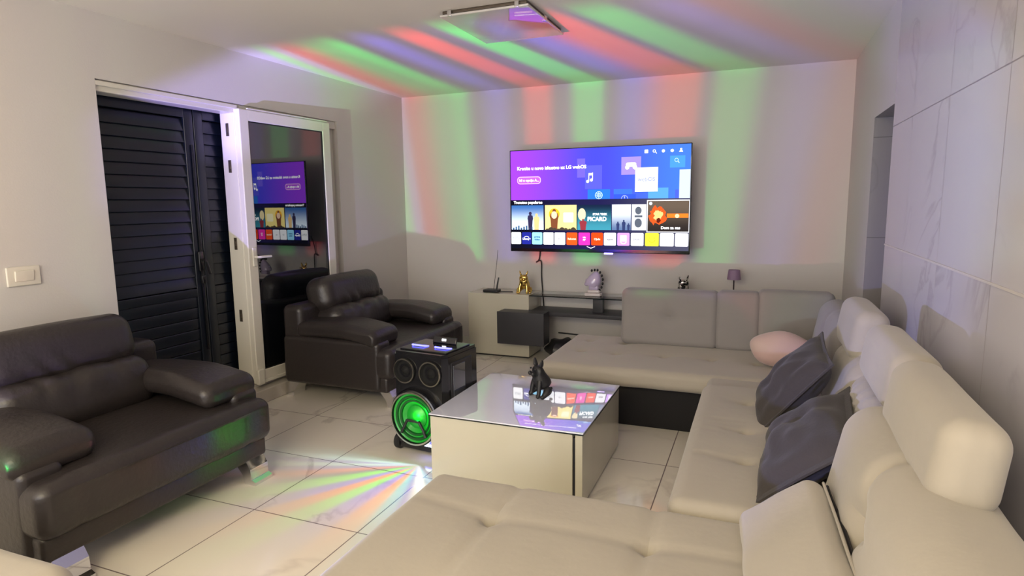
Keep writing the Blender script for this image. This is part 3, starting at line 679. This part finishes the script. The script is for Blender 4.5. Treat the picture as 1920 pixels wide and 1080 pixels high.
# ------------------------------------------------------------------ sectional sofa
def nz(p, s, seed=0): return noise.noise(Vector((p[0]*s+seed, p[1]*s, p[2]*s)))
def crease_line(a, b, p, w):
    ax, ay = a; bx, by = b; L2 = (bx-ax)**2+(by-ay)**2
    s = max(0, min(1, ((p[0]-ax)*(bx-ax)+(p[1]-ay)*(by-ay))/L2)); d = math.hypot(p[0]-ax-s*(bx-ax), p[1]-ay-s*(by-ay))
    return math.exp(-(d/w)**2)
def seat_disp(tufts, lines=(), dep=.034, crown=.008, folds=None, rng=None):
    def f(p, n):
        if n.z < .3:
            return .004*nz(p, 6) 
        a = crown*.5+.005*nz(p, 3.2, 5)
        for t_ in tufts:
            d = math.hypot(p.x-t_[0], p.y-t_[1]); a -= dep*(math.exp(-(d/.024)**2)*.8+math.exp(-(d/.10)**2)*.45)
        for l in lines: a -= 1.25*l[2]*crease_line(l[0], l[1], (p.x, p.y), .020)
        if folds: a += folds(p)
        return a*n.z
    return f
sofa = thing('sectional_sofa', 'beige velour sectional sofa with tufted seats, wrapped round the coffee table', 'sofa', (-.2, 3.0, 0))
def base(*a): return rbox(*a, r=.01)
obj('base', joing(base(-1.10, .55, 1.02, 2.0, 0, .28), base(-.23, .55, 1.9, 4.2, 0, .28), base(-1.27, .55, 3.94, 4.72, 0, .28)), M['base'], sofa, label='charcoal plinth under the seats')
L = .012
near_t = [(-.82, 1.82), (-.29, 1.83), (-.82, 1.38), (-.29, 1.36)]
obj('seat_cushion', rbox(-1.175, .40, .95, 2.095, .24, .412, r=.055, seg=.022, k=5, disp=seat_disp(near_t, [((-.82, 1.82), (-.80, 2.10), .009), ((-.82, 1.82), (-.82, 1.0), .008), ((-.29, 1.83), (-.30, 2.10), .009), ((-.29, 1.83), (-.29, 1.0), .008), ((-1.12, 1.86), (-.82, 1.82), .006), ((-.82, 1.82), (-.29, 1.83), .005), ((-.29, 1.83), (.1, 1.83), .006)])), M['fabric'], sofa)
def rfold(p):
    s = 0
    for i, (y0, a) in enumerate(((3.06, .007), (2.99, .008), (2.93, .006), (2.87, .007))):
        yy = y0+.025*math.sin(5*p.x+i); s -= a*math.exp(-((p.y-yy)/.012)**2)*max(0, 1-abs(p.x+.14+.02*i)/.16)
    return s
obj('seat_cushion', rbox(-.272, .40, 2.105, 3.66, .24, .425, r=.06, seg=.02, k=5, disp=seat_disp([(-.02, 2.94), (-.02, 2.59), (-.02, 3.36)], [((-.20, 2.60), (.1, 2.58), .007), ((-.10, 2.94), (.1, 2.94), .006), ((-.10, 3.36), (.1, 3.36), .004)], folds=rfold)), M['fabric'], sofa)
obj('seat_cushion', rbox(-1.36, .40, 3.83, 4.80, .285, .408, r=.05, seg=.016, k=5, disp=seat_disp([(-1.18, 4.27), (-.92, 4.26), (-.59, 4.28), (-.27, 4.30), (.02, 4.28), (-1.20, 4.62), (-.93, 4.6)], [((-1.18, 4.27), (-.27, 4.30), .004)], dep=.034)), M['fabric'], sofa)
obj('corner_seat', rbox(-.26, .40, 3.60, 3.90, .25, .40, r=.04, seg=.04, k=3), M['fabric'], sofa)
# far backrest, three stitched panels
def back_disp(tz, ax=0, cr=.012):
    def f(p, n):
        a = .004*nz(p, 4, 3)
        if abs(n.y if ax == 0 else n.x) > .3:
            c = (p.x if ax == 0 else p.y)
            for (q, z) in tz:
                d = math.hypot(c-q, p.z-z); a -= .028*math.exp(-(d/.05)**2)
                a -= cr*.8*math.exp(-((c-q)/.012)**2)*math.exp(-((p.z-z)/.22)**4); a -= cr*.5*math.exp(-((p.z-z)/.012)**2)*math.exp(-((c-q)/.30)**4)
        return a
    return f
def lean(g, y0, z0, ang):
    m = Matrix.Translation((0, y0, z0)) @ Matrix.Rotation(math.radians(ang), 4, 'X') @ Matrix.Translation((0, -y0, -z0)); return xf(g, m)
obj('backrest_cushion', lean(rbox(-.955, -.252, 4.56, 4.80, .400, .826, r=.05, seg=.022, k=5, disp=back_disp([(-.60, .62)])), 4.6, .4, -5), M['fabric2'], sofa)
obj('backrest_cushion', lean(rbox(-.272, .030, 4.562, 4.80, .400, .832, r=.045, seg=.03, k=4, disp=back_disp([])), 4.6, .4, -5), M['fabric2'], sofa)
obj('backrest_cushion', lean(rbox(.006, .50, 4.565, 4.82, .400, .848, r=.05, seg=.03, k=4, disp=back_disp([])), 4.6, .4, -5), M['fabric2'], sofa)
# back cushions along the tiled wall
def side_cush(y0, y1, x0, x1, z1, r, disp, lean_=8, m='fabric'):
    g = rbox(x0, x1, y0, y1, .385, z1, r=r, seg=.022, k=6, disp=disp)
    mm = Matrix.Translation((x0, 0, .40)) @ Matrix.Rotation(math.radians(lean_), 4, 'Y') @ Matrix.Translation((-x0, 0, -.40))
    return obj('back_cushion', xf(g, mm), M[m], sofa)
def cd(tufts, wr=0, seed=0, cr=.02):
    def f(p, n):
        a = .010*nz(p, 3, seed)
        if n.x < .3:
            for (y, z) in tufts:
                d = math.hypot(p.y-y, p.z-z); a -= .045*math.exp(-(d/.07)**2)
                a -= cr*math.exp(-((p.y-y-.15*(p.z-z))/.020)**2)*math.exp(-((p.z-z)/.20)**4)
                a -= cr*.6*math.exp(-((p.z-z)/.018)**2)*math.exp(-((p.y-y)/.14)**4)
            if wr: a -= wr*(.5+.5*math.sin(64*(p.y+.35*p.z)+3*nz(p, 5, seed)))*max(0, min(1, (p.z-.50)/.2))
        return a
    return f
side_cush(1.02, 2.28, .20, .50, .86, .12, cd([(1.72, .66)], 0, 1, .030), 12)
side_cush(2.285, 2.93, .30, .52, .80, .11, cd([], .010, 2), 14)
side_cush(2.935, 3.55, .31, .52, .80, .11, cd([], .003, 3), 14)
side_cush(3.56, 4.50, .32, .54, .86, .11, cd([(4.02, .60)], 0, 4), 9, 'fabric2')
obj('back_frame', joing(rbox(.50, .645, 1.0, 4.80, .02, .60, .03), rbox(-.90, .64, 4.74, 4.86, .02, .55, .03)), M['fabric2'], sofa)
def headrest(y0, y1, x0, x1, z0, z1, ry=10):
    g = rbox(-(x1-x0)/2, (x1-x0)/2, y0, y1, -(z1-z0)/2, (z1-z0)/2, r=.062, seg=.03, k=6, disp=lambda p, n: .006*nz(p, 4, y0)+.012*max(0, n.x*-1)*0)
    return obj('headrest', xf(g, TR(((x0+x1)/2, 0, (z0+z1)/2), ry=ry)), M['fabric'], sofa)
headrest(1.54, 2.16, .378, .528, .772, .998, 8)
headrest(2.20, 2.80, .400, .550, .765, .988, 8)
headrest(3.16, 3.72, .415, .565, .71, .965, 8)

# scatter cushions
def cushion(name, g, m, label):
    o = obj(name, g, m); o['label'] = label; o['category'] = 'cushion'; return o
cr1 = lambda x, y, s: .014*math.sin(14*x+9*y+4*noise.noise(Vector((x*5, y*5, 2))))+.030*noise.noise(Vector((x*7, y*7, s)))-.018*abs(noise.noise(Vector((x*11, y*8, 5+s))))
t1 = cushion('scatter_cushion', xf(pillow(.52, .49, .17, 30, .05, .08, cr1), TR((.175, 3.25, .585), 0, -52, 4) @ Matrix.Rotation(math.radians(84), 4, 'Z')), M['pillow_dark'], 'charcoal cloth cushion leaning in the sofa corner beside the pink cushion')
t2 = cushion('scatter_cushion', xf(pillow(.43, .72, .17, 34, .05, .14, cr1), TR((.195, 2.54, .548), 0, -40, -4)), M['pillow_dark'], 'large charcoal cushion with a flat border, lying in front of the wrinkled back cushion')
def rounded(p, d):
    q = p.copy(); q.z *= (1-.25*d.x*d.x*(1 if d.z > 0 else .6)); return q
cushion('plush_cushion', xf(ellips((0, 0, 0), (.195, .11, .118), 32, 20, lambda p, d: p*(1+.03*math.cos(5*math.atan2(d.x, d.z)))), TR((.165, 4.20, .525), -12, 4, -4)), M['pink'], 'pale pink oval plush cushion against the grey far backrest')
t = thing('zipped_cushion', 'beige bolster cushion with a black zip on the nearest seat', 'cushion', (.13, 1.60, .42))
mm = TR((.130, 1.60, .500), 0, -38, 3)
g = rbox(-.15, .15, -.50, .46, -.055, .055, r=.045, seg=.03, k=5, disp=lambda p, n: .008*nz(p, 7, 2)-.008*abs(n.x))
obj('cushion_cover', xf(g, mm), M['fabric'], t)
obj('zip', xf(tube([(.154+.002*math.sin(i*.6), -.46+i*.045, .003*math.sin(i*.7)-.004) for i in range(21)], .005, 6), mm), M['zip'], t)
obj('piping', joing(xf(tube([(.150, -.46+i*.045, .012+.002*math.sin(i*.7)) for i in range(21)], .0045, 6), mm), xf(tube([(.150, -.46+i*.045, -.020+.002*math.sin(i*.7)) for i in range(21)], .0045, 6), mm)), M['fabric'], t)

# ------------------------------------------------------------------ coffee table
t = thing('coffee_table', 'low square cream coffee table topped with reflective grey glass', 'coffee table', (-1.157, 3.145, 0))
obj('table_body', joing(rbox(-1.572, -.795, 2.735, 3.550, .012, .374, .003), box(-1.56, -.76, 2.75, 3.54, 0, .013)), M['white_gloss'], t)
obj('side_panel', rbox(-.781, -.744, 2.732, 3.552, .012, .374, .003), M['white_gloss'], t)
obj('drawer_front', rbox(-.796, -.783, 2.742, 3.545, .020, .352, .002), M['black_pl'], t)
obj('glass_top', rbox(-1.577, -.740, 2.727, 3.557, .3745, .386, .002), M['tabletop'], t)
obj('glass_edge', joing(box(-1.578, -.739, 2.7255, 2.7268, .3745, .3805), box(-.7398, -.7385, 2.727, 3.557, .3745, .3805)), M['glass_edge'], t)
dog('bulldog_figurine', (-1.125, 3.20, .386), -38, .92, M['black_mat'], 'matte black sitting bulldog figurine on the reflective coffee table')

# ------------------------------------------------------------------ party speaker
sp = thing('party_speaker', 'tall black party speaker on wheels with a green lit woofer, beside the coffee table', 'speaker', (-1.80, 3.20, 0), local=True)
# local: front faces -y, centre at origin, width .40, depth .36
def SPX(g): return g
fy = -.165
def spk_body():
    P = [(-.19, .18), (-.19, -.13), (-.165, fy), (.165, fy), (.19, -.13), (.19, .18)]
    g = prism(P, 2, .06, .60)
    top = prism([(x*.97, y*.97) for x, y in P], 2, .60, .618)
    foot = joing(rbox(-.17, .17, -.16, .16, .02, .062, .01))
    return joing(g, top, foot)
obj('speaker_body', spk_body(), M['black_gl'], sp, ang=25)
def face(x, z, rx=90): return Matrix.Translation((x, fy, z)) @ Matrix.Rotation(math.radians(90), 4, 'X')
for x in (-.092, .092):
    tw = obj('tweeter', lathe([(.076, -.004), (.076, .012), (.064, .014), (.055, .002), (.030, -.002), (.018, .010), (.0, .014)], 36, face(x, .505)), M['mesh_dark'], sp)
    obj('tweeter_ring', lathe([(.074, .008), (.074, .0185), (.067, .0185), (.067, .008), (.074, .008)], 40, face(x, .505), False), M['ringm'], tw)
# woofer: dish, green-lit cone, triangular badge bar
wz = .235; wx = -.012
wf = obj('woofer_surround', lathe([(.172, -.01), (.176, .02), (.168, .042), (.150, .050), (.146, .036), (.146, .0), (.172, -.01)], 48, face(wx, wz), False), M['black_gl'], sp)
obj('woofer_ring', lathe([(.160, .040), (.160, .054), (.151, .054), (.151, .040), (.160, .040)], 48, face(wx, wz), False), M['ringm'], wf)
obj('woofer_cone', lathe([(.150, .040), (.132, .030), (.128, .034), (.112, .024), (.108, .030), (.085, .012), (.07, .004), (.069, .012), (.05, .028), (.025, .036), (.0, .038)], 48, face(wx, wz), False), M['green'], wf, label='green lit cone')
obj('woofer_groove', joing(lathe([(.136, .034), (.132, .040), (.122, .038), (.118, .028)], 48, face(wx, wz), False), lathe([(.110, .026), (.108, .033), (.098, .030), (.094, .018)], 48, face(wx, wz), False)), M['green_dim'], wf)
obj('badge_bar', joing(*[tube([(wx+a, fy-.050, wz+b), (wx+c, fy-.050, wz+d)], .009, 8) for a, b, c, d in ((-.062, -.055, -.040, -.012), (-.040, -.012, .045, -.012), (.045, -.012, .075, -.060), (-.062, -.055, -.085, -.095), (.075, -.06, .09, -.10))]), M['black_pl'], wf)
# side window with the cassette-like cut-outs
obj('side_panel', joing(rbox(.186, .196, -.105, .120, .28, .565, .008)), M['black_pl'], sp)
obj('side_window', joing(rbox(.194, .199, -.09, .035, .33, .545, .006)), mat('smoky_acrylic', (.05, .055, .07), .06, spec=.8, coat=1), sp)
obj('side_louver', joing(*[rbox(.194, .200, -.07, .02, z, z+.008, .002) for z in (.290, .305, .320)]), M['chrome_dark'], sp)
obj('control_panel', joing(rbox(-.16, .17, -.12, .14, .617, .626, .004)), M['black_gl'], sp)
obj('display', xf(rbox(-.085, .085, -.006, .006, 0, .040, .004), TR((.025, .08, .626), -20)), M['black_gl'], sp)
obj('display_light', xf(rbox(-.018, .012, -.0085, -.0055, .014, .028, .002), TR((.025, .08, .626), -20)), mat('white_display', (.8, .8, .85), .3, emit=(1, 1, 1), estr=3), sp)
for a in (-.08, .085):
    obj('carry_handle', tube([(a-.055, -.02, .627), (a-.040, -.05, .634), (a+.040, -.05, .634), (a+.058, -.02, .627)], .005, 8), M['led_blue'], sp, label='blue lit bracket')
obj('light_bar', joing(rbox(-.06, .14, -.185, -.155, .066, .086, .008)), M['led_blue'], sp)
obj('light_bar_core', joing(rbox(.0, .12, -.190, -.180, .070, .082, .004)), M['led_white'], sp)
for s in (-1, 1):
    w = obj('wheel', lathe([(.0, -.020), (.040, -.020), (.050, -.012), (.050, .012), (.040, .020), (.0, .020)], 32, Matrix.Translation((s*.175, -.13, .0505)) @ Matrix.Rotation(math.radians(90), 4, 'Y')), M['rubber'], sp)
    obj('hub_cap', lathe([(.030, -.024), (.030, .024)], 24, Matrix.Translation((s*.175, -.13, .0505)) @ Matrix.Rotation(math.radians(90), 4, 'Y')), M['chrome_dark'], w)
gl = bpy.data.lights.new('woofer_led', 'POINT'); gl.energy = .35; gl.color = (.0, 1, .08); gl.shadow_soft_size = .012
go = bpy.data.objects.new('woofer_led', gl); COL.objects.link(go); go.parent = sp; go.location = (wx+.03, fy-.046, wz+.02)
sp.rotation_euler = (0, 0, math.radians(-6))

# ------------------------------------------------------------------ leather armchairs: front faces +x, width along y
def wr_lat(p, n, seed, amt=.006):
    return amt*math.sin(30*p.y+6*nz(p, 3, seed))*max(0, nz(p, 2.2, seed+4)+.2)
def armchair(label):
    t = thing('leather_armchair', label, 'armchair', (0, 0, 0), local=True)
    w = .60    # half width
    le = M['leather']
    obj('frame', joing(rbox(-.98, -.045, -w+.02, w-.02, .115, .235, .025, .1), rbox(-.99, -.80, -w+.03, w-.03, .14, .72, .05, .08, 4)), le, t)
    # side panels
    for s in (-1, 1):
        y0, y1 = (-w, -w+.17) if s < 0 else (w-.17, w)
        obj('side_panel', rbox(-.97, -.10, y0, y1, .125, .49, .035, .06, 4, disp=lambda p, n: .004*nz(p, 4, s)), le, t)
    def sd(p, n):
        a = .004*nz(p, 5, 1)
        if n.z > .2: a += .016*math.cos(min(1, abs(p.y)/w)*PI/2)
        a -= .010*math.exp(-((abs(p.y)-.43)/.008)**2)*(1 if n.x > .3 else 0)
        return a
    obj('seat', rbox(-.80, .0, -w+.005, w-.005, .215, .440, .055, .035, 5, disp=sd), le, t)
    # back: upper and lower rolls, wrinkled
    def bk(seed):
        def f(p, n):
            a = .006*nz(p, 4, seed)
            if n.x > .2: a -= .012*abs(math.sin(17*p.y+4*nz(p, 4, seed)))**6*max(0, min(1, .5-3*(p.z-seed*0)*0))
            return a
        return f
    def roll(z0, z1, x0, x1, hw, r, seed, bul):
        def f(p, n):
            a = .006*nz(p, 4, seed)
            a += bul*(1-(p.y/hw)**2)*max(0, n.x)
            # gathers near the seam between the rolls
            zz = (p.z-z0)/(z1-z0); zz = zz if seed == 1 else 1-zz
            g = math.exp(-((zz-.12)/.30)**2)*math.exp(-(p.y/(.62*hw))**4)
            if n.x > .1: a -= .013*g*(abs(math.sin(24*p.y+5*nz(p, 3, seed)))**3)
            return a
        return rbox(x0, x1, -hw, hw, z0, z1, r, .018, 6, disp=f)
    m = Matrix.Translation((-.70, 0, .42)) @ Matrix.Rotation(math.radians(-13), 4, 'Y') @ Matrix.Translation((.70, 0, -.42))
    obj('back_upper_roll', xf(roll(.640, .925, -.86, -.62, .385, .10, 1, .035), m), le, t)
    obj('back_lower_roll', xf(roll(.405, .680, -.82, -.56, .385, .09, 2, .030), m), le, t)
    # arm pads: swept pillows that droop at the front
    for s in (-1, 1):
        hw = .160
        def f(p, n, s=s):
            return .006*nz(p, 4, s)+.010*max(0, n.z)*math.cos(min(1, abs(p.y)/hw)*PI/2)
        V, F = rbox(-.86, -.115, -hw, hw, .465, .590, .055, .03, 6, disp=f)
        W_ = []
        for p in V:
            u = (p.x+.86)/.745
            q = Vector(p)
            q.z -= .050*max(0, u-.60)**1.4*2.2
            q.z += .020*math.sin(u*PI)
            q.y *= .90+.22*u
            q.y += s*(.435+.012*u)
            # inner edge rises slightly and tucks into the back
            q.y = max(min(q.y, w+.015), -w-.015)
            W_.append(q)
        obj('arm_pad', (W_, F), le, t)
    # angled chrome block feet
    for x, y in ((-.10, -.49), (-.10, .49), (-.90, -.49), (-.90, .49)):
        sx = 1 if x > -.5 else -1
        prof = [(x-.050*sx, .135), (x+.045*sx, .135), (x+.075*sx, .085), (x+.080*sx, .030), (x+.105*sx, .018), (x+.105*sx, 0), (x+.030*sx, 0), (x+.020*sx, .05)]
        g = prism([(a, b) for a, b in prof], 1, y-.062, y+.062)
        obj('foot', g, M['chrome'], t, smooth=False)
    return t
def copy_tree(o, parent=None):
    c = o.copy(); COL.objects.link(c); c.parent = parent
    for ch in [k for k in bpy.data.objects if k.parent == o]: copy_tree(ch, c)
    return c
ch1 = armchair('dark brown leather armchair nearest the camera, under the light switch and below the open shutters')
ch2 = copy_tree(ch1)
ch2['label'] = 'dark brown leather armchair standing in the far corner behind the party speaker'
for c in (ch1, ch2): c['group'] = 'leather armchairs along the patio door wall'
ch1.location = (-2.44, 1.94, 0); ch1.rotation_euler = (0, 0, 0)
ch2.location = (-2.40, 4.24, 0); ch2.rotation_euler = (0, 0, math.radians(0))

# beige ottoman at the near corner
t = thing('ottoman', 'beige velour pouffe in front of the nearest armchair foot, mostly cut off', 'ottoman', (-2.2, .75, 0))
obj('ottoman_seat', rbox(-2.65, -1.86, .30, 1.12, .20, .42, .07, .05, 5, disp=lambda p, n: .006*nz(p, 4, 9)), M['fabric'], t)
obj('ottoman_base', rbox(-2.60, -1.92, .36, 1.06, 0, .22, .01), M['base'], t)
